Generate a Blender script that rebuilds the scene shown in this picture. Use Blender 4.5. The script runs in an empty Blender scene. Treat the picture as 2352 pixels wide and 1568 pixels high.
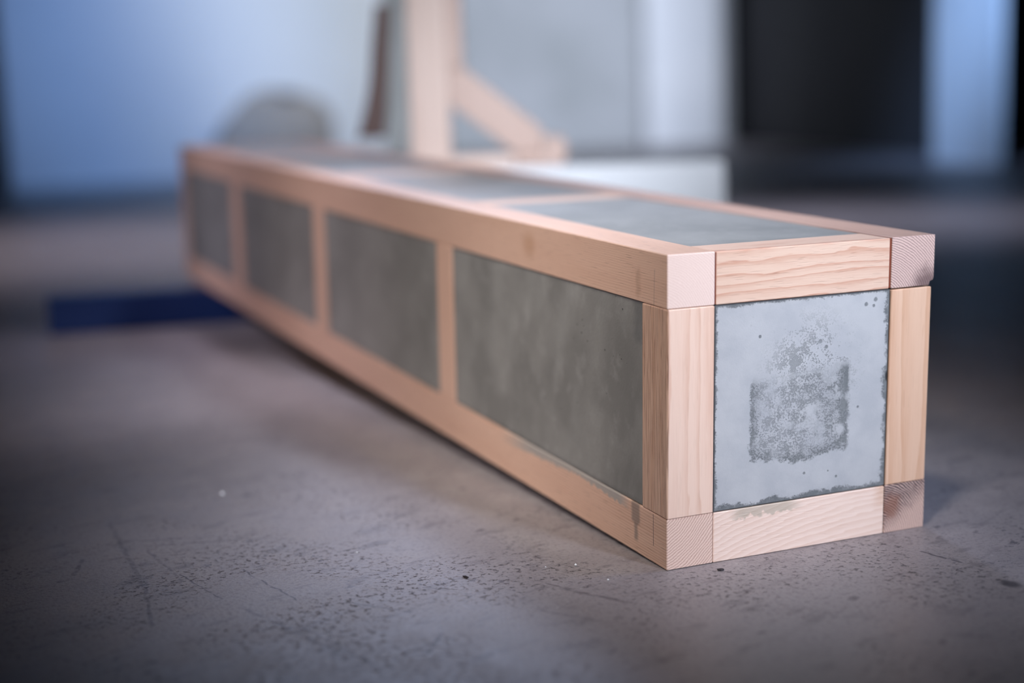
import bpy, bmesh, math, random
from mathutils import Vector, Matrix

random.seed(7)
scene = bpy.context.scene
COL = scene.collection

# ------------------------------------------------------------------ camera
cam_data = bpy.data.cameras.new('camera')
cam = bpy.data.objects.new('camera', cam_data)
COL.objects.link(cam)
cam.matrix_world = Matrix((
    (0.915882227, 0.090845666, -0.391033005, -0.523117596),
    (-0.400036408, 0.124945862, -0.907942401, -0.933950781),
    (-0.033624676, 0.987995747, 0.150777268, 0.341536504),
    (0, 0, 0, 1)))
cam_data.sensor_width = 36.0
cam_data.lens = 51.4240
cam_data.clip_start = 0.02
cam_data.dof.use_dof = True
cam_data.dof.focus_distance = 1.118
cam_data.dof.aperture_fstop = 1.9
scene.camera = cam

# ------------------------------------------------------------------ world, lamps, exposure
scene.view_settings.view_transform = 'Standard'
scene.view_settings.look = 'None'
scene.view_settings.gamma = 1.0
scene.view_settings.use_curve_mapping = False
scene.view_settings.exposure = 0.0
world = bpy.data.worlds.new('hall_ambient')
scene.world = world
world.use_nodes = True
wbg = world.node_tree.nodes['Background']
wbg.inputs['Color'].default_value = (0.62, 0.74, 1.0, 1)
wbg.inputs['Strength'].default_value = 0.006


def aim(o, target):
    d = Vector(target) - o.location
    o.rotation_euler = d.to_track_quat('-Z', 'Y').to_euler()


def spot(name, loc, target, power, color, half_deg, radius, blend=1.0):
    d = bpy.data.lights.new(name, 'SPOT')
    d.energy = power
    d.color = color
    d.spot_size = math.radians(2 * half_deg)
    d.spot_blend = blend
    d.shadow_soft_size = radius
    o = bpy.data.objects.new(name, d)
    o.location = loc
    COL.objects.link(o)
    aim(o, target)
    return o


def area(name, loc, target, power, color, sx, sy, spread=180):
    d = bpy.data.lights.new(name, 'AREA')
    d.shape = 'RECTANGLE'
    d.size, d.size_y = sx, sy
    d.energy = power
    d.color = color
    d.spread = math.radians(spread)
    o = bpy.data.objects.new(name, d)
    o.location = loc
    COL.objects.link(o)
    aim(o, target)
    return o


# LAMPS
# cool key from the front right; every other spot is an unseen fill, added to brighten one area
spot('key_lamp', (0.9, -3.0, 1.6), (0.1, 0.28, 0.13), 1240, (0.798, 0.863, 1.0), 5, 0.3)
spot('warm_fill_near', (-1.7, -0.9, 1.7), (0.02, 0.28, 0.17), 352, (1.0, 0.886, 0.886), 6, 0.3)  # this and the next four: added fills in place of bounce on the left side
spot('high_fill_near', (-1.2, -0.9, 2.9), (0.03, 0.26, 0.14), 625, (1.0, 0.936, 0.848), 6, 0.3)
spot('warm_fill_middle', (-1.8, 0.0, 1.6), (0.0, 0.9, 0.12), 152, (1.0, 0.711, 0.579), 6.5, 0.3)
spot('high_fill_middle', (-0.9, 0.5, 2.8), (0.0, 0.9, 0.12), 396, (0.886, 0.864, 1.0), 7, 0.2)
spot('warm_fill_far', (-2.0, 0.6, 1.9), (0.0, 1.55, 0.16), 336, (0.905, 0.833, 1.0), 7, 0.3)
spot('stand_fill', (-0.4, -2.6, 1.3), (0.58, 1.5, 0.38), 1197, (0.789, 0.865, 1.0), 6.5, 0.3)  # added to brighten the pedestal and the timber stand
spot('board_fill_right', (2.6, 0.6, 3.5), (2.5, 9.0, 1.1), 1802, (0.971, 1.0, 0.99), 13, 0.6)  # this and the next three: added washes for board, back wall and column
spot('board_fill_left', (1.5, 0.6, 3.5), (1.1, 8.2, 0.8), 1468, (0.306, 0.517, 1.0), 13, 0.6)
spot('back_wall_fill', (3.8, 3.0, 3.8), (5.5, 13.4, 1.1), 5412, (0.738, 0.817, 1.0), 20, 0.6)
spot('column_fill', (1.6, 2.8, 3.2), (5.2, 5.7, 0.8), 2320, (0.328, 0.545, 1.0), 10.5, 0.5)
spot('rear_fill', (1.0, 3.6, 2.2), (0.16, 0.3, 0.24), 222, (0.595, 0.703, 1.0), 6, 0.3)  # this and the next two: added to lighten the top of the block
spot('overhead_fill_near', (0.9, -0.2, 2.8), (0.14, 0.22, 0.24), 198, (0.242, 0.455, 1.0), 6, 0.3)
spot('high_fill_far', (0.5, 2.7, 2.9), (0.12, 1.45, 0.24), 238, (0.882, 0.809, 1.0), 6.5, 0.25)
spot('floor_fill_left', (0.3, 3.2, 3.6), (0.45, 3.7, 0.0), 354, (1.0, 0.912, 0.985), 29, 0.5)  # added to lift the floor beyond the tube
spot('floor_fill_right', (2.0, 2.4, 3.2), (2.1, 2.9, 0.0), 350, (0.76, 0.794, 1.0), 20, 0.5)  # added to lift the floor at the far right

# END LAMPS
# ------------------------------------------------------------------ shader helper


class S:
    """a socket in a node tree with arithmetic"""

    def __init__(self, g, sock):
        self.g, self.s = g, sock

    def _m(self, op, *a, clamp=False):
        n = self.g.t.nodes.new('ShaderNodeMath')
        n.operation = op
        n.use_clamp = clamp
        for i, x in enumerate((self,) + a):
            if isinstance(x, S):
                self.g.t.links.new(x.s, n.inputs[i])
            else:
                n.inputs[i].default_value = x
        return S(self.g, n.outputs[0])

    def __add__(self, o): return self._m('ADD', o)
    __radd__ = __add__
    def __sub__(self, o): return self._m('SUBTRACT', o)
    def __rsub__(self, o): return (self * -1.0) + o
    def __mul__(self, o): return self._m('MULTIPLY', o)
    __rmul__ = __mul__
    def __truediv__(self, o): return self._m('DIVIDE', o)
    def sqrt(self): return self._m('SQRT')
    def abs(self): return self._m('ABSOLUTE')
    def fract(self): return self._m('FRACT')
    def pow(self, e): return self._m('POWER', e)
    def min(self, o): return self._m('MINIMUM', o)
    def max(self, o): return self._m('MAXIMUM', o)
    def clamp(self): return self._m('ADD', 0.0, clamp=True)
    def inv(self): return 1.0 - self

    def step(self, a, b):
        """smoothstep from 0 at a to 1 at b (a may exceed b)"""
        n = self.g.t.nodes.new('ShaderNodeMapRange')
        n.interpolation_type = 'SMOOTHSTEP'
        self.g.t.links.new(self.s, n.inputs[0])
        if a < b:
            n.inputs[1].default_value, n.inputs[2].default_value = a, b
        else:
            n.inputs[1].default_value, n.inputs[2].default_value = b, a
            n.inputs[3].default_value, n.inputs[4].default_value = 1.0, 0.0
        return S(self.g, n.outputs[0])


class G:
    def __init__(self, name):
        m = bpy.data.materials.new(name)
        m.use_nodes = True
        self.mat, self.t = m, m.node_tree
        self.b = self.t.nodes['Principled BSDF']
        tc = self.t.nodes.new('ShaderNodeTexCoord')
        sp = self.t.nodes.new('ShaderNodeSeparateXYZ')
        self.t.links.new(tc.outputs['Object'], sp.inputs[0])
        self.x, self.y, self.z = (S(self, o) for o in sp.outputs)

    def vec(self, a, b, c):
        n = self.t.nodes.new('ShaderNodeCombineXYZ')
        for i, v in enumerate((a, b, c)):
            if isinstance(v, S):
                self.t.links.new(v.s, n.inputs[i])
            else:
                n.inputs[i].default_value = v
        return n.outputs[0]

    def noise(self, v, scale=1.0, detail=3.0, rough=0.5):
        n = self.t.nodes.new('ShaderNodeTexNoise')
        self.t.links.new(v, n.inputs['Vector'])
        n.inputs['Scale'].default_value = scale
        n.inputs['Detail'].default_value = detail
        n.inputs['Roughness'].default_value = rough
        return S(self, n.outputs['Fac'])

    def voronoi(self, v, scale=1.0, feature='F1'):
        n = self.t.nodes.new('ShaderNodeTexVoronoi')
        n.feature = feature
        self.t.links.new(v, n.inputs['Vector'])
        n.inputs['Scale'].default_value = scale
        return S(self, n.outputs['Distance'])

    def mix(self, fac, a, b):
        n = self.t.nodes.new('ShaderNodeMix')
        n.data_type = 'RGBA'
        ins = [i for i in n.inputs if i.type == 'RGBA']
        f = [i for i in n.inputs if i.type == 'VALUE'][0]
        if isinstance(fac, S):
            self.t.links.new(fac.s, f)
        else:
            f.default_value = fac
        for i, c in zip(ins, (a, b)):
            if isinstance(c, (tuple, list)):
                i.default_value = (*c[:3], 1)
            else:
                self.t.links.new(c, i)
        return [o for o in n.outputs if o.type == 'RGBA'][0]

    def finish(self, color, rough=0.6, bump=None, bump_dist=0.001, spec=0.4):
        if isinstance(color, (tuple, list)):
            self.b.inputs['Base Color'].default_value = (*color[:3], 1)
        else:
            self.t.links.new(color, self.b.inputs['Base Color'])
        if isinstance(rough, S):
            self.t.links.new(rough.s, self.b.inputs['Roughness'])
        else:
            self.b.inputs['Roughness'].default_value = rough
        self.b.inputs['Specular IOR Level'].default_value = spec
        if bump is not None:
            n = self.t.nodes.new('ShaderNodeBump')
            n.inputs['Distance'].default_value = bump_dist
            n.inputs['Strength'].default_value = 1.0
            self.t.links.new(bump.s, n.inputs['Height'])
            self.t.links.new(n.outputs[0], self.b.inputs['Normal'])
        return self.mat

    def rect(self, u, v, u0, u1, v0, v1, soft, wob=None):
        """soft mask of a rectangle in (u, v)"""
        if wob is not None:
            u = u + wob
            v = v + wob
        return (u.step(u0 - soft, u0 + soft) * u.step(u1 + soft, u1 - soft)
                * v.step(v0 - soft, v0 + soft) * v.step(v1 + soft, v1 - soft))

    def segment(self, u, v, a, b, w):
        """mask of a line from a to b of half width w"""
        dx, dy = b[0] - a[0], b[1] - a[1]
        l2 = dx * dx + dy * dy
        pu, pv = u - a[0], v - a[1]
        t = ((pu * dx + pv * dy) / l2).clamp()
        d = ((pu - t * dx).pow(2.0) + (pv - t * dy).pow(2.0)).sqrt()
        return d.step(w, w * 0.25)


def wood(name, axis, pith, freq, light, dark, contrast=0.6, wobble=0.0025, pores=0.35,
         sharp=2.0, seed=0.0, stretch=0.07, extra=None, rough=0.45, bend=None, ends=None):
    """solid timber: growth rings round a pith that runs along `axis`"""
    g = G(name)
    if axis == 'y':
        u, v, a = g.x, g.z, g.y
    elif axis == 'x':
        u, v, a = g.y, g.z, g.x
    else:
        u, v, a = g.x, g.y, g.z
    base = g.vec(u + seed, v + seed * 0.7, a * stretch)
    w1 = g.noise(base, 26.0, 2.0) - 0.5
    w2 = g.noise(base, 130.0, 2.0) - 0.5
    du, dv = u - pith[0], v - pith[1]
    r = (du * du + dv * dv).sqrt() + w1 * (wobble * 4) + w2 * wobble + (g.noise(base, 400.0, 1.0) - 0.5) * wobble * 0.35
    if bend is not None:
        r = r + (a - bend[0]).pow(2.0) * bend[1]
    ring = (r * freq).fract()
    late = ring.pow(sharp) * ring.step(1.0, 0.90)
    slow = g.noise(g.vec(u + seed, v, a * 0.12), 45.0, 2.0)
    fib = g.noise(g.vec(u * 1100.0, v * 1100.0, a * 30.0 + seed), 1.0, 2.0)
    por = g.noise(g.vec(u * 750.0 + 9.0, v * 750.0, a * 55.0 + seed), 1.0, 1.0).step(0.60, 0.70)
    fac = (late * contrast + (fib - 0.5) * 0.35 + (slow - 0.5) * 0.55).clamp()
    c = g.mix(fac, light, dark)
    deep = tuple(x * 0.42 for x in dark)
    c = g.mix(por * pores * (late * 0.7 + 0.3), c, deep)
    if ends is not None:
        # sawn end of a rail: paler wood between the rings
        pores_e = g.noise(g.vec(u * 900.0, v * 900.0, 0.0), 1.0, 2.0)
        e = g.mix((late * ends[2] + (pores_e - 0.5) * 0.5).clamp(), ends[0], ends[1])
        c = g.mix(a.step(0.0012, 0.0007), c, e)
    if extra is not None:
        c = extra(g, c)
    bump = late * 0.4 + fib * 0.3 - por * 0.5
    return g.finish(c, rough, bump, 0.00012, 0.5)


def concrete(name, base, dark, pale, seed=0.0, pits=0.5, extra=None, scale=1.0, rough=0.62):
    g = G(name)
    p = g.vec(g.x + seed, g.y + seed * 1.3, g.z)
    big = g.noise(p, 11.0 * scale, 3.0, 0.55)
    mid = g.noise(p, 48.0 * scale, 4.0, 0.6)
    fine = g.noise(p, 420.0 * scale, 2.0, 0.6)
    c = g.mix(big.step(0.36, 0.68), dark, base)
    c = g.mix((mid.step(0.50, 0.78)) * 0.55, c, pale)
    c = g.mix((fine.step(0.35, 0.7)) * 0.25, c, dark)
    pit = g.voronoi(p, 120.0 * scale).step(0.15, 0.08) * g.noise(p, 23.0, 2.0).step(0.52, 0.62)
    c = g.mix(pit * pits, c, tuple(0.3 * k for k in dark))
    if extra is not None:
        c = extra(g, c)
    return g.finish(c, rough, mid * 0.6 + fine * 0.3 - pit * 0.8, 0.0006, 0.5)


# ------------------------------------------------------------------ mesh helpers
def link(name, bm, mat, parent=None, smooth=False):
    me = bpy.data.meshes.new(name)
    bmesh.ops.recalc_face_normals(bm, faces=bm.faces)
    bm.to_mesh(me)
    bm.free()
    if smooth:
        for f in me.polygons:
            f.use_smooth = True
    me.materials.append(mat)
    o = bpy.data.objects.new(name, me)
    COL.objects.link(o)
    if parent is not None:
        o.parent = parent
    return o


def tag(o, label, cat, group=None):
    o['label'] = label
    o['category'] = cat
    if group:
        o['group'] = group
    return o


def empty(name, loc, rot=(0, 0, 0)):
    o = bpy.data.objects.new(name, None)
    o.empty_display_size = 0.1
    o.location = loc
    o.rotation_euler = rot
    COL.objects.link(o)
    return o


def box_bm(x0, x1, y0, y1, z0, z1, bevel=0.0, seg=1):
    bm = bmesh.new()
    bmesh.ops.create_cube(bm, size=1.0)
    for v in bm.verts:
        v.co = Vector((x0 + (v.co.x + .5) * (x1 - x0), y0 + (v.co.y + .5) * (y1 - y0), z0 + (v.co.z + .5) * (z1 - z0)))
    if bevel:
        bmesh.ops.bevel(bm, geom=list(bm.edges), offset=bevel, segments=seg, affect='EDGES', profile=0.6)
    return bm


def prism_bm(outline, axis, a0, a1, bevel=0.0):
    """extrude a closed 2-D outline along an axis ('x','y','z')"""
    bm = bmesh.new()

    def pt(p, a):
        return {'x': (a, p[0], p[1]), 'y': (p[0], a, p[1]), 'z': (p[0], p[1], a)}[axis]
    lo = [bm.verts.new(pt(p, a0)) for p in outline]
    hi = [bm.verts.new(pt(p, a1)) for p in outline]
    n = len(outline)
    bm.faces.new(lo)
    bm.faces.new(hi)
    for i in range(n):
        bm.faces.new((lo[i], lo[(i + 1) % n], hi[(i + 1) % n], hi[i]))
    bmesh.ops.recalc_face_normals(bm, faces=bm.faces)
    if bevel:
        bmesh.ops.bevel(bm, geom=list(bm.edges), offset=bevel, segments=1, affect='EDGES', profile=0.6)
    return bm


def wall(name, a, b, z0, z1, thick, mat, parent=None):
    """upright slab over the plan line a-b, thickened away from the camera side (to the left of a->b)"""
    ax, ay = a
    bx, by = b
    d = Vector((bx - ax, by - ay, 0)).normalized()
    n = Vector((-d.y, d.x, 0)) * thick
    pts = [(ax, ay), (bx, by), (bx + n.x, by + n.y), (ax + n.x, ay + n.y)]
    o = link(name, prism_bm(pts, 'z', z0, z1), mat, parent)
    return o


def structure(o):
    o['kind'] = 'structure'
    return o


# ------------------------------------------------------------------ floor
def floor_material():
    g = G('worn_concrete_floor')
    x, y = g.x, g.y
    p = g.vec(x, y, 0.0)
    big = g.noise(p, 3.2, 3.0, 0.5)
    mid = g.noise(p, 26.0, 4.0, 0.6)
    fine = g.noise(p, 330.0, 3.0, 0.65)
    grit = g.noise(p, 900.0, 2.0, 0.6)
    c = g.mix(big.step(0.3, 0.7), (0.245, 0.218, 0.226), (0.305, 0.272, 0.281))
    c = g.mix(mid.step(0.42, 0.74) * 0.45, c, (0.36, 0.325, 0.33))
    c = g.mix(fine.step(0.48, 0.70) * 0.42, c, (0.085, 0.078, 0.088))
    c = g.mix(grit.step(0.62, 0.75) * 0.30, c, (0.36, 0.33, 0.34))
    # dark flecks and smudges, thinned out in patches
    patch = g.noise(p, 9.0, 2.0).step(0.40, 0.62)
    warp = g.noise(p, 240.0, 2.0) - 0.5
    fl = (g.noise(g.vec(x + 2.0, y, 0.0), 190.0, 6.0, 0.72)).step(0.545, 0.64)
    c = g.mix(fl * (patch * 0.65 + 0.25), c, (0.055, 0.048, 0.062))
    fl2 = g.noise(g.vec(x + 5.0, y * 0.8, 0.0), 105.0, 3.0, 0.6).step(0.63, 0.68)
    c = g.mix(fl2 * (patch * 0.4 + 0.25), c, (0.05, 0.044, 0.058))
    dots = g.voronoi(g.vec(x * 0.8 + warp * 0.014 + 4.0, y + warp * 0.014, 0.0), 30.0).step(0.13, 0.06)
    c = g.mix(dots * 0.6, c, (0.045, 0.04, 0.054))
    smear = g.noise(g.vec(x * 0.6 + y * 0.5, y * 1.6 - x * 0.6, 2.0), 34.0, 3.0, 0.6).step(0.54, 0.70)
    c = g.mix(smear * 0.42, c, (0.09, 0.08, 0.095))
    lf = g.voronoi(g.vec(x + 7.0, y + 3.0, 0.0), 42.0).step(0.06, 0.03)
    c = g.mix(lf * 0.4, c, (0.50, 0.47, 0.49))
    # scratches and scuffs that lie on the slab
    wob = (g.noise(p, 55.0, 2.0) - 0.5) * 0.006
    xs, ys = x + wob, y + wob
    lines = [((-0.331, 0.178), (-0.3155, 0.102), 0.0011, .85), ((-0.287, 0.172), (-0.267, 0.074), 0.0012, .85),
             ((-0.3055, 0.0756), (-0.2684, -0.057), 0.0026, .55), ((-0.358, 0.364), (-0.362, 0.158), 0.0030, .5),
             ((-0.362, 0.158), (-0.372, 0.066), 0.0022, .6), ((-0.343, 0.262), (-0.333, 0.160), 0.0020, .5),
             ((-0.1988, -0.0447), (-0.2207, -0.0742), 0.0022, .8), ((-0.2207, -0.0742), (-0.190, -0.1026), 0.0020, .75),
             ((-0.2207, -0.0742), (-0.234, -0.072), 0.0014, .7),
             ((-0.097, 0.030), (-0.081, -0.004), 0.0018, .6), ((-0.0871, 0.002), (-0.058, -0.050), 0.0030, .65),
             ((0.1935, -0.055), (0.202, -0.090), 0.0022, .8), ((-0.233, 0.048), (-0.204, 0.008), 0.0016, .6),
             ((-0.406, 0.220), (-0.3943, 0.259), 0.0030, .7), ((-0.366, 0.298), (-0.286, 0.272), 0.0022, .5),
             ((-0.341, 0.272), (-0.247, 0.245), 0.0028, .45), ((-0.12, -0.035), (-0.095, -0.072), 0.0022, .5),
             ((-0.28, 0.02), (-0.255, -0.09), 0.0026, .45), ((-0.175, 0.055), (-0.15, 0.024), 0.0014, .5)]
    brk = g.noise(p, 120.0, 2.0).step(0.33, 0.52)
    for a, b, w, k in lines:
        m = g.segment(xs, ys, a, b, w) * brk
        c = g.mix(m * k * 0.9, c, (0.06, 0.053, 0.068))
    blob = ((x - 0.198).pow(2.0) * 2.2 + (y + 0.1465).pow(2.0)).sqrt() + warp * 0.012
    c = g.mix(blob.step(0.013, 0.005) * 0.75, c, (0.04, 0.036, 0.048))
    rough = 0.32 + mid * 0.26
    return g.finish(c, rough, mid * 0.35 + fine * 0.55 - fl * patch * 0.4, 0.0008, 0.5)


structure(link('floor', box_bm(-9, 13, -6, 17, -0.15, 0.0), floor_material()))

# ------------------------------------------------------------------ hall behind


def plaster(name, a, b, scale=1.5, rough=0.8):
    g = G(name)
    n = g.noise(g.vec(g.x, g.y, g.z), scale, 4.0, 0.55)
    f = g.noise(g.vec(g.x, g.y, g.z), 60.0, 2.0)
    c = g.mix(n.step(0.3, 0.7), a, b)
    return g.finish(c, rough, f, 0.001, 0.3)


grey_wall = plaster('grey_plaster', (0.36, 0.375, 0.37), (0.47, 0.48, 0.485), 1.2)
white_paint = plaster('white_paint', (0.74, 0.76, 0.78), (0.82, 0.83, 0.84), 0.8, 0.6)
charcoal = plaster('charcoal_paint', (0.035, 0.034, 0.040), (0.055, 0.053, 0.058), 0.9)
navy = plaster('dark_blue_paint', (0.05, 0.075, 0.125), (0.065, 0.09, 0.145), 0.9)
board_paint = plaster('white_laminate', (0.70, 0.74, 0.80), (0.78, 0.81, 0.86), 0.6, 0.45)

structure(wall('wall_back', (-1.25, 16.38), (6.95, 12.80), 0, 4.6, 0.2, grey_wall))
structure(link('trim_1', prism_bm([(6.90, 12.56), (7.64, 12.35), (7.95, 12.63), (7.93, 13.05), (6.98, 13.15)], 'z', 0, 4.2), white_paint))
structure(wall('wall_right', (7.96, 12.39), (5.94, 6.91), 0, 4.6, 0.2, charcoal))
structure(wall('trim_2', (5.35, 6.20), (4.97, 5.23), 0, 4.6, 0.04, white_paint))
structure(wall('wall_side', (7.81, 9.57), (11.25, 8.11), 0, 4.6, 0.2, navy))
structure(wall('wall_left', (-4.06, 6.25), (0.17, 7.92), 0, 4.6, 0.2, charcoal))

# big white sheet standing against the left of the hall
SA = math.atan2(0.92, 2.58)
sheet = empty('white_board', (0.20, 7.77, 0.0), (0, 0, SA))
tag(sheet, 'large white sheet of board standing on edge at the left of the hall', 'board')
link('sheet', box_bm(0, 2.70, 0, 0.03, 0.0, 3.2, 0.004), board_paint, sheet)
link('bottom_lip', box_bm(0.0, 2.70, -0.012, -0.0005, 0.0, 0.045, 0.003), plaster('lip_edge', (0.34, 0.38, 0.42), (0.4, 0.44, 0.48)), sheet)

# soft bundle lying in front of the sheet
bundle = empty('bundle', (0.20 + .942 * 1.63 + .336 * .25, 7.77 + .336 * 1.63 - .942 * .25, 0.0), (0, 0, SA))
tag(bundle, 'rounded grey brown bundle slumped in front of the white board', 'bundle')
bm = bmesh.new()
bmesh.ops.create_uvsphere(bm, u_segments=28, v_segments=16, radius=1.0)
for v in bm.verts:
    c = v.co
    k = 1 + 0.05 * math.sin(5 * c.x + 2 * c.z) + 0.04 * math.sin(7 * c.y - 3 * c.x)
    sx = 0.42 * (abs(c.x) ** 0.75) * (1 if c.x > 0 else -1)
    v.co = Vector((sx * k, 0.19 * c.y * k, max(0.0, 0.27 + 0.28 * c.z * k + 0.05 * c.x)))
link('cloth_body', bm, plaster('grey_brown_cloth', (0.42, 0.37, 0.33), (0.47, 0.42, 0.375), 6.0), bundle, True)
bm = box_bm(-0.05, 0.05, -0.20, 0.20, 0.30, 0.33, 0.01)
bmesh.ops.translate(bm, verts=bm.verts, vec=(0.0, 0.0, 0.225))
link('top_fold', bm, plaster('grey_brown_cloth_fold', (0.38, 0.34, 0.31), (0.43, 0.39, 0.355), 6.0), bundle)

# ------------------------------------------------------------------ framed concrete block
PITCH = math.radians(2.3)
beam = empty('framed_concrete_beam', (0, 0, 0), (PITCH, 0, 0))
tag(beam, 'long block of grey concrete panels set in a pale timber frame, lying on the floor', 'block')
W = H = 0.24
T = 0.04
LEN = 1.805
L_OAK, D_OAK = (0.715, 0.485, 0.375), (0.46, 0.245, 0.155)
L_PALE, D_PALE = (0.72, 0.53, 0.43), (0.52, 0.30, 0.20)


def left_marks_top(g, c):
    m = g.segment(g.y, g.z, (0.0205, 0.2005), (0.0195, 0.227), 0.00035) * g.x.step(0.004, 0.001)
    c = g.mix(m * 0.8, c, (0.05, 0.045, 0.07))
    knot = (((g.y - 0.245) * 0.8).pow(2.0) + (g.z - 0.222).pow(2.0)).sqrt()
    c = g.mix(knot.step(0.016, 0.003) * 0.32, c, (0.36, 0.16, 0.05))
    st = g.rect(g.y, g.z, 0.042, 0.048, 0.203, 0.225, 0.003, (g.noise(g.vec(g.x, g.y, g.z), 160.0) - 0.5) * 0.006)
    return g.mix(st * 0.30, c, (0.22, 0.11, 0.05))


def left_marks_bottom(g, c):
    face = g.x.step(0.004, 0.001)
    n = (g.noise(g.vec(g.x, g.y, g.z), 170.0, 3.0) - 0.5)
    m = g.segment(g.y + n * 0.0006, g.z, (0.0215, 0.0385), (0.0210, 0.014), 0.0007) * face
    c = g.mix(m * 0.8, c, (0.05, 0.045, 0.055))
    st = g.rect(g.y + n * 0.004, g.z, 0.0425, 0.056, 0.024, 0.045, 0.002) + g.rect(g.y + n * 0.003, g.z, 0.046, 0.0515, 0.010, 0.028, 0.002)
    c = g.mix(st.clamp() * face * 0.62, c, (0.13, 0.125, 0.12))
    # cement that ran over the edge of the rail
    lip = (g.z + n * 0.010 + (g.y - 0.15).abs() * 0.05).step(0.0355, 0.0375) * g.y.step(0.055, 0.08) * g.y.step(0.33, 0.24)
    c = g.mix(lip * face * 0.85, c, (0.33, 0.33, 0.32))
    # underside painted near black to deepen the shade in the gap below
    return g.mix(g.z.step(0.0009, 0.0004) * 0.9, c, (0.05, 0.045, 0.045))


def dark_corner(cx, cz, rad):
    def f(g, c):
        d = ((g.x - cx).pow(2.0) + (g.z - cz).pow(2.0)).sqrt() + (g.noise(g.vec(g.x, g.y, g.z), 140.0) - 0.5) * 0.012
        return g.mix(d.step(rad, rad * 0.25) * 0.75 * g.y.step(0.03, 0.01), c, (0.085, 0.045, 0.05))
    return f


def right_end_marks(g, c):
    n = (g.noise(g.vec(g.x, g.y, g.z), 120.0, 3.0) - 0.5)
    ring = ((g.x - 0.190).pow(2.0) + (g.z + 0.005).pow(2.0)).sqrt() + n * 0.004
    late = (ring * 520.0).fract()
    top = (g.z * 0.8 - g.x * 0.5 + n * 0.012).step(-0.104, -0.086) * g.y.step(0.03, 0.005)
    c = g.mix(top * late.step(0.25, 0.6) * 0.92, c, (0.022, 0.014, 0.032))
    warm = (((g.x - 0.207) * 1.1).pow(2.0) + (g.z - 0.022).pow(2.0)).sqrt() + n * 0.008
    return g.mix(warm.step(0.014, 0.004) * 0.6 * g.y.step(0.02, 0.005), c, (0.26, 0.10, 0.06))


def bottom_front_marks(g, c):
    n = (g.noise(g.vec(g.x, g.y, g.z), 90.0, 3.0) - 0.5)
    edge = 0.0405 - (g.x - 0.085).abs() * -0.0
    m = (g.z - n * 0.022).step(0.0315, 0.0335) * g.x.step(0.052, 0.066) * g.x.step(0.125, 0.105)
    c = g.mix(m * 0.55, c, (0.36, 0.34, 0.27))
    return g.mix(g.x.step(0.185, 0.1985) * g.z.step(0.018, 0.03) * (n + 0.6) * 0.55, c, (0.55, 0.24, 0.08))


PINK = (0.86, 0.68, 0.62)


def near_post_side(g, c):
    """the rift-sawn side of the corner post: close dark lines"""
    n = g.noise(g.vec(g.x, g.y * 6.0, g.z * 0.9), 34.0, 2.0) - 0.5
    ln = ((g.y + n * 0.0035) * 430.0).fract()
    m = ln.step(0.35, 0.95) * ln.step(1.0, 0.96) * g.noise(g.vec(g.x, g.y * 700.0, g.z * 22.0), 1.0, 2.0).step(0.30, 0.65)
    k = g.x.step(0.0012, 0.0004)
    c = g.mix(k * 0.55, c, (0.52, 0.31, 0.195))
    return g.mix(m * k * 0.9, c, (0.15, 0.065, 0.04))


rail_tl = wood('timber_rail_upper_near', 'y', (-0.010, 0.186), 560, L_OAK, D_OAK, 0.42, 0.0016, 0.45, 2.2, 1.3, 0.05, left_marks_top,
               ends=(PINK, (0.62, 0.42, 0.36), 0.55))
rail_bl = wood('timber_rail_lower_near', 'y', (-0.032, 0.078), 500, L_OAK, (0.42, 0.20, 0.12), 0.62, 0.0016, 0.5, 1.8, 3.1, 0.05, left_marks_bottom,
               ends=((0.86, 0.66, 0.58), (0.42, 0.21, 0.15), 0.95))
rail_tr = wood('timber_rail_upper_far', 'y', (0.190, 0.186), 540, (0.60, 0.41, 0.33), (0.30, 0.15, 0.12), 0.6, 0.0012, 0.3, 1.7, 5.7, 0.05,
               dark_corner(0.236, 0.200, 0.022), ends=((0.76, 0.56, 0.51), (0.16, 0.085, 0.085), 1.0))
rail_br = wood('timber_rail_lower_far', 'y', (0.190, -0.005), 500, (0.58, 0.40, 0.32), (0.30, 0.15, 0.12), 0.6, 0.0012, 0.3, 1.6, 8.2, 0.05, right_end_marks,
               ends=((0.74, 0.54, 0.47), (0.26, 0.13, 0.11), 0.95))
post_front = wood('timber_post_pale', 'z', (-0.05, -0.05), 95, (0.86, 0.635, 0.53), (0.62, 0.33, 0.22), 0.55, 0.008, 0.10, 2.2, 2.4, 0.10, near_post_side)
post_right = wood('timber_post_amber', 'z', (0.33, -0.05), 80, (0.76, 0.51, 0.375), (0.56, 0.285, 0.16), 0.55, 0.008, 0.12, 1.8, 6.6, 0.10)
post_mid = wood('timber_post_brown', 'z', (0.09, 0.4), 420, L_OAK, D_OAK, 0.5, 0.003, 0.3, 2.0, 4.4, 0.06)
cross_top = wood('timber_crosspiece_wavy', 'x', (-0.02, 0.13), 125, (0.76, 0.55, 0.44), (0.52, 0.22, 0.135), 0.78, 0.0075, 0.35, 3.0, 9.3, 0.16)
cross_bot = wood('timber_crosspiece_banded', 'x', (-0.02, -0.06), 230, (0.93, 0.74, 0.655), (0.72, 0.475, 0.37), 0.55, 0.004, 0.03, 1.2, 11.9, 0.22, bottom_front_marks,
                 bend=(0.20, 1.0))
cross_mid = wood('timber_crosspiece_plain', 'x', (-0.1, 0.3), 300, L_PALE, D_PALE, 0.5, 0.003, 0.2, 2.0, 14.1, 0.07)

BV = 0.0006
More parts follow.
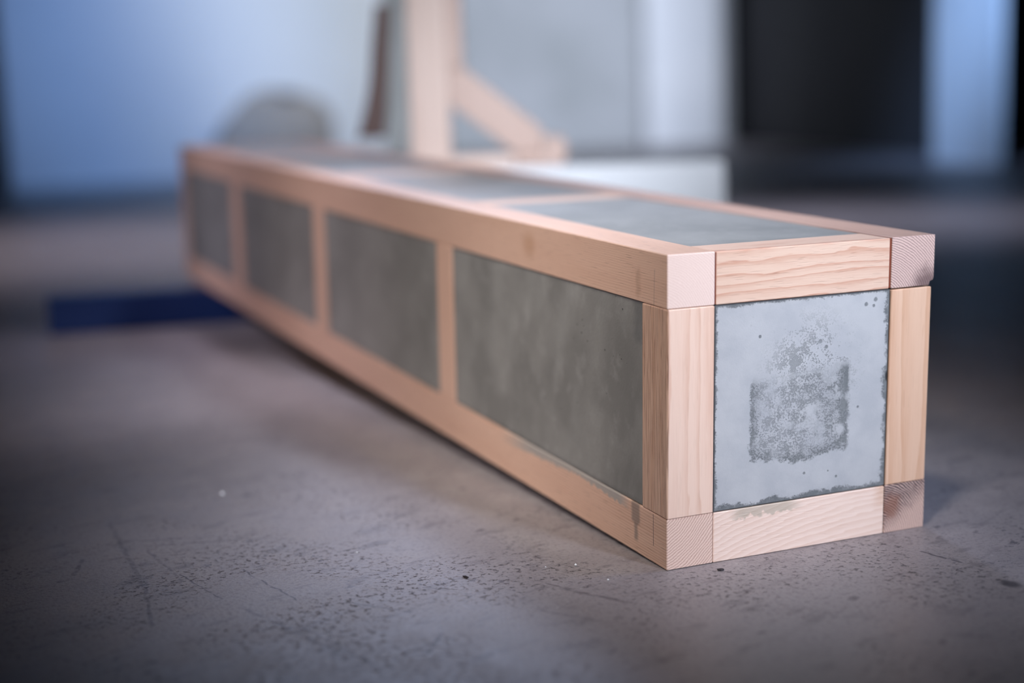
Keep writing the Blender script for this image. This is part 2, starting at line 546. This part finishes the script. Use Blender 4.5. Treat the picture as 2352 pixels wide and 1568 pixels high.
# four long rails, running the whole length: their end grain shows on the near end
link('rail', box_bm(0, T, 0, LEN, H - T, H, BV), rail_tl, beam)
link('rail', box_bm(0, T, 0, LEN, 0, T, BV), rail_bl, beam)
x1 = W + 0.0015
chip = [(W - T, H - T), (x1 - 0.0045, H - T), (x1 - 0.0038, H - T + 0.003), (x1 - 0.0005, H - T + 0.0042), (x1, H - T + 0.007), (x1, H), (W - T, H)]
r3 = link('rail', prism_bm(chip, 'y', 0, LEN, 0.0004), rail_tr, beam)
r3['label'] = 'rail with dark streaked end grain and a chipped corner'
r4 = link('rail', box_bm(W - T, W, 0, LEN, 0, T, BV), rail_br, beam)
r4['label'] = 'rail with near black rings in its end grain'

# stations of the uprights along the length
POSTS = [(0.0, 0.0381), (0.4335, 0.4760), (0.883, 0.930), (1.342, 1.398), (1.764, LEN)]
GAP = 0.0004
for i, (a, b) in enumerate(POSTS):
    proud = 0.0006 if i == 0 else 0.0
    link('post', box_bm(-0.0004, T - GAP, a - proud, b, T + GAP, H - T - GAP, BV), post_front if i == 0 else post_mid, beam)
    link('post', box_bm(W - T + GAP, W - 0.0008, a - proud * 0.4, b, T + GAP, H - T - 0.0012, BV), post_right if i == 0 else post_mid, beam)
    link('crosspiece', box_bm(T + 0.0010, W - T - 0.0020, a, b, H - T, H - 0.0003, BV), cross_top if i == 0 else cross_mid, beam)
    link('crosspiece', box_bm(T + GAP, W - T - 0.0006, a, b, 0.0002, T - 0.0002, BV), cross_bot if i == 0 else cross_mid, beam)


# dried glue in the two open joints of the near end
glue = G('red_brown_glue').finish((0.20, 0.045, 0.022), 0.45)
link('glue_line', box_bm(T + 0.00005, T + 0.0009, 0.0002, 0.03, H - T + 0.0006, H - 0.0006), glue, beam)['label'] = 'red brown glue line'
link('glue_line', box_bm(W - T - 0.0018, W - T - 0.0001, 0.0010, 0.03, H - T + 0.0006, H - 0.0006), glue, beam)['label'] = 'dark red brown glue line in an open joint'

# concrete panels

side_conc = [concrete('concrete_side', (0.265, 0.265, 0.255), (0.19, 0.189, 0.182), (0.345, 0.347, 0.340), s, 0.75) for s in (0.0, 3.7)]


def near_side_extra(g, c):
    n = g.noise(g.vec(g.x, g.y, g.z), 150.0, 3.0) - 0.5
    m = g.rect(g.y + n * 0.008, g.z + n * 0.012, 0.030, 0.053, 0.168, 0.2125, 0.005)
    c = g.mix(m * 0.5, c, (0.10, 0.105, 0.11))
    drip = g.noise(g.vec(g.x, g.y * 19.0 + g.z * 9.0, g.z * 8.0 - g.y * 5.0), 1.0, 4.0, 0.6).step(0.46, 0.72)
    c = g.mix(drip * 0.38, c, (0.34, 0.345, 0.335))
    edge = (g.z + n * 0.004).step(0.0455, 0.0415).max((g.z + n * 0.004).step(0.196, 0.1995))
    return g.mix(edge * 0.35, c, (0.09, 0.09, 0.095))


# side albedo v2
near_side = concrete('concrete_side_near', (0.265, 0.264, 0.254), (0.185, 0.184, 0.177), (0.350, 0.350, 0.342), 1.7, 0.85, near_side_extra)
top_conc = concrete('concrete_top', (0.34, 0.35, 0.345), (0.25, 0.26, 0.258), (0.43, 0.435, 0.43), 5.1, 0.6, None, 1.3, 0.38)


def end_panel_material():
    g = G('concrete_end_bloom')
    u = (g.x - 0.0405) / 0.1590
    v = (g.z - 0.0403) / 0.1592
    p = g.vec(g.x, g.z, 0.0)
    n_big = g.noise(p, 30.0, 4.0, 0.6)
    n_mid = g.noise(p, 130.0, 4.0, 0.65)
    n_fin = g.noise(p, 620.0, 3.0, 0.7)
    wob = (n_mid - 0.5) * 0.07 + (n_fin - 0.5) * 0.04
    pale = g.mix(n_big.step(0.3, 0.7), (0.415, 0.430, 0.465), (0.485, 0.497, 0.525))
    dark = g.mix(n_mid.step(0.3, 0.7), (0.125, 0.138, 0.150), (0.205, 0.220, 0.232))
    # square ghost of a spacer, its foot wavering
    foot = 0.205 + (g.noise(g.vec(g.x, 3.0, 0.0), 22.0, 2.0) - 0.45) * 0.13
    inside = ((u + wob).step(0.195, 0.215) * (u + wob).step(0.775, 0.755)
              * (v + wob - foot).step(-0.012, 0.012) * (v + wob + (0.5 - u) * 0.06).step(0.665, 0.60))
    blot = (n_big * 0.55 + n_mid * 0.75).step(0.60, 0.74)
    rimd = (u - 0.20).abs().min((u - 0.765).abs()).min((v - foot).abs())
    rim = rimd.step(0.07, 0.0)
    right = u.step(0.40, 0.76) * v.step(0.18, 0.58)
    speck = (n_fin + (n_mid - 0.5) * 0.5).step(0.47, 0.56)
    isl = g.noise(g.vec(g.x + 0.4, g.z, 0.0), 48.0, 3.0, 0.55).step(0.50, 0.60)
    holes = g.voronoi(g.vec(g.x + 0.03, g.z + 0.02, 0.0), 55.0).step(0.36, 0.16) * n_big.step(0.42, 0.58)
    m_in = inside * (speck * 0.52 + rim * 0.55 + right * 0.38 + blot * 0.25) * (1.0 - holes * 0.85) * (1.0 - isl * (1.0 - rim * 0.7) * 0.62)
    # sparse specks thrown around the square
    halo = (((u - 0.55) * 1.1).pow(2.0) + (v - 0.60).pow(2.0)).sqrt().step(0.42, 0.12) * (1.0 - inside)
    sp2 = (n_fin * 0.6 + n_mid * 0.5 + (n_big - 0.5) * 0.5).step(0.575, 0.635)
    m_out = halo * sp2 * 0.7
    sp3 = g.voronoi(p, 70.0).step(0.11, 0.05) * g.noise(p, 15.0, 1.0).step(0.5, 0.6)
    # bare dark margin, widest at the right and the foot
    e = u.min(v).min(1.0 - u).min(1.0 - v)
    er = (1.0 - u).min(v)
    nn = (n_mid - 0.5) * 0.05 + (n_big - 0.5) * 0.045 + (n_fin - 0.5) * 0.035
    m_edge = (e + nn).step(0.017, 0.004).max((er + nn * 1.5).step(0.030, 0.010))
    spots = None
    for cx, cz, rr in ((0.515, 0.125, .0085), (0.705, 0.085, .008), (0.655, 0.120, .005), (0.86, 0.935, .012), (0.915, 0.955, .013),
                       (0.905, 0.925, .009), (0.60, 0.50, .012), (0.595, 0.775, .013), (0.63, 0.745, .011), (0.825, 0.425, .008), (0.25, 0.83, .008)):
        d = ((u - cx).pow(2.0) + (v - cz).pow(2.0)).sqrt() + wob * 0.12
        s = d.step(rr * 1.15, rr * 0.5)
        spots = s if spots is None else spots.max(s)
    m = m_in.max(m_out).max(m_edge * 0.95).max(sp3 * 0.4).max(spots * 0.85).clamp()
    c = g.mix(m, pale, dark)
    void = ((u - 0.994).pow(2.0) * 9.0 + ((v - 0.565) * 0.8).pow(2.0)).sqrt()
    c = g.mix(void.step(0.026, 0.014), c, (0.012, 0.012, 0.014))
    line = e.step(0.0075, 0.003)
    c = g.mix(line * 0.7, c, (0.05, 0.052, 0.06))
    return g.finish(c, 0.6, n_fin * 0.25 - m * 0.7, 0.0005, 0.4)


INS = 0.0009
bays = [(POSTS[i][1] + 0.0004, POSTS[i + 1][0] - 0.0004) for i in range(4)]
for i, (a, b) in enumerate(bays):
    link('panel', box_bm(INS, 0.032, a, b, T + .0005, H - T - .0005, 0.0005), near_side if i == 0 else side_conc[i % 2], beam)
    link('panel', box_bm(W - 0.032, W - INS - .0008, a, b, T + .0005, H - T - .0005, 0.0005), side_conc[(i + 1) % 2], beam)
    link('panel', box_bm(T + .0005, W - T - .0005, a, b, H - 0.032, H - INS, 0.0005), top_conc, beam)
ep = link('panel', box_bm(T + .0003, W - T - .0004, INS * 0.6, 0.034, T + .0003, H - T - .0005, 0.0005), end_panel_material(), beam)
ep['label'] = 'end panel with white bloom and a darker square ghost mark'
link('panel', box_bm(T + .0005, W - T - .0005, LEN - 0.034, LEN - INS, T + .0005, H - T - .0005, 0.0005), side_conc[0], beam)

# ------------------------------------------------------------------ dark square tube that props up the far end
steel = G('dark_blue_steel').finish((0.004, 0.024, 0.115), 0.42, None, 0, 0.5)
tb = empty('steel_tube', (0.0, 1.627, 0.0), (0, 0, -0.138))
tag(tb, 'dark blue square steel tube lying under the far end of the framed block', 'tube')
s = 0.0636
X0, X1 = -0.270, 0.25
link('tube_wall', prism_bm([(0, 0), (s, 0), (s, .003), (0, .003)], 'x', X0, X1, 0.0008), steel, tb)
link('tube_wall', prism_bm([(0, s - .003), (s, s - .003), (s, s), (0, s)], 'x', X0, X1, 0.0008), steel, tb)
link('tube_wall', prism_bm([(0, .003), (.003, .003), (.003, s - .003), (0, s - .003)], 'x', X0, X1), steel, tb)
link('tube_wall', prism_bm([(s - .003, .003), (s, .003), (s, s - .003), (s - .003, s - .003)], 'x', X0, X1), steel, tb)
link('end_plug', box_bm(X0 + .001, X0 + .02, .0035, s - .0035, .0035, s - .0035, .001), G('black_plastic').finish((0.012, 0.012, 0.016), 0.5), tb)

# ------------------------------------------------------------------ white pedestal and the timber stand on it
ANG = math.atan2(-0.40026274, 0.91640042)
ped = empty('white_pedestal', (0.8796, 1.3320, 0.0), (0, 0, ANG))
tag(ped, 'low white painted pedestal box beside the far end of the framed block', 'pedestal')
bright = plaster('white_gloss_board', (0.84, 0.84, 0.85), (0.88, 0.88, 0.89), 2.0, 0.4)
link('body', box_bm(-0.62, 0, 0, 0.36, 0.012, 0.2548, 0.005, 3), bright, ped)
link('plinth', box_bm(-0.61, -0.01, 0.01, 0.35, 0.0, 0.0118), charcoal, ped)

st = empty('timber_stand', (0.8796, 1.3320, 0.255), (0, 0, ANG))
tag(st, 'pale timber stand with a slanting brace on the white pedestal', 'stand')
beech = wood('stand_timber', 'z', (-0.4, 0.5), 160, (0.70, 0.52, 0.43), (0.58, 0.38, 0.28), 0.5, 0.004, 0.1, 1.6, 21.0, 0.06)
beech2 = wood('stand_timber_warm', 'z', (-0.2, 0.5), 160, (0.56, 0.385, 0.31), (0.46, 0.28, 0.20), 0.5, 0.004, 0.1, 1.6, 25.0, 0.06)
dark_wood = wood('walnut', 'z', (-0.6, 0.5), 240, (0.085, 0.036, 0.024), (0.05, 0.02, 0.014), 0.5, 0.004, 0.1, 1.6, 28.0, 0.06)
link('post', box_bm(-0.561, -0.489, 0.0565, 0.12, 0.0005, 0.62, .002), beech, st)
link('upright', box_bm(-0.4885, -0.462, 0.055, 0.0995, 0.180, 0.62, .002), beech2, st)
brace = [(-0.4885, 0.1795), (-0.462, 0.1795), (-0.322, 0.066), (-0.322, 0.0225), (-0.372, 0.0225), (-0.4885, 0.115)]
link('brace', prism_bm(brace, 'y', 0.055, 0.0995, .002), beech2, st)
link('foot', box_bm(-0.4885, -0.372, 0.055, 0.0995, 0.0005, 0.022, .002), beech, st)
link('foot_block', prism_bm([(-0.371, 0.0005), (-0.283, 0.0005), (-0.278, 0.030), (-0.286, 0.052), (-0.3215, 0.052), (-0.3215, 0.0225), (-0.371, 0.0215)], 'y', 0.045, 0.12, .002), beech2, st)
link('inlay', box_bm(-0.6025, -0.5615, 0.062, 0.115, 0.03, 0.62, .002), concrete('concrete_inlay', (0.34, 0.345, 0.335), (0.28, 0.285, 0.275), (0.40, 0.405, 0.39), 9.0), st)
curve = []
for k in range(15):
    t = k / 14
    left = -0.655 + 0.030 * (1 - (1 - min(1.0, t / 0.6)) ** 1.6) + 0.012 * max(0.0, (t - 0.6) / 0.4)
    curve.append((left, 0.060 + t * 0.232))
outline = curve + [(-0.586, 0.292), (-0.594, 0.18), (-0.607, 0.060)]
link('curved_bracket', prism_bm(outline, 'y', 0.025, 0.0615, .0015), dark_wood, st)['label'] = 'dark brown curved bracket'
for ch in list(COL.objects):
    if ch.parent == st:
        ch.data.transform(Matrix.Scale(1.005, 4))

# ------------------------------------------------------------------ crumbs on the floor
flake_mat = G('dark_flake').finish((0.035, 0.028, 0.032), 0.6)
grit_mat = G('white_grit').finish((0.85, 0.87, 0.9), 0.4)


def crumb(name, loc, size, mat, seed):
    rnd = random.Random(seed)
    bm = bmesh.new()
    bmesh.ops.create_icosphere(bm, subdivisions=1, radius=1.0)
    for v in bm.verts:
        k = 0.75 + 0.5 * rnd.random()
        v.co = Vector((v.co.x * size[0] * k, v.co.y * size[1] * k, max(0.0, v.co.z * k * size[2] + size[2] * 0.7)))
    o = link(name, bm, mat)
    o.location = loc
    o.rotation_euler = (0, 0, rnd.random() * 6)
    return o


tag(crumb('wood_flake', (-0.1396, 0.0599, 0), (0.0036, 0.0014, 0.0012), flake_mat, 3),
    'thin dark flake on the floor, left of the near corner of the framed block', 'debris')
tag(crumb('wood_flake', (0.0354, -0.0188, 0), (0.0026, 0.0018, 0.0013), flake_mat, 5),
    'dark crumb on the floor just in front of the near end', 'debris')
GRIT = ((-0.0538, 0.0471, .0010, 'largest white grit grain on the floor left of the near corner of the framed block'),
        (-0.0486, 0.0024, .0008, 'white grit grain on the floor closest to the near corner of the framed block'),
        (-0.1925, 0.1635, .0010, 'white grit grain on the floor beyond the thin dark flake'),
        (-0.247, 0.4113, .0020, 'blurred pale grit grain alone on the floor at the left, farthest from the framed block'),
        (-0.076, 0.0540, .0006, 'tiny white grit grain just left of the largest grit grain'))
for k, (x, y, r, lab) in enumerate(GRIT):
    tag(crumb('grit_grain', (x, y, 0), (r, r, r * .8), grit_mat, 20 + k), lab, 'debris', 'white grit grains on the floor')
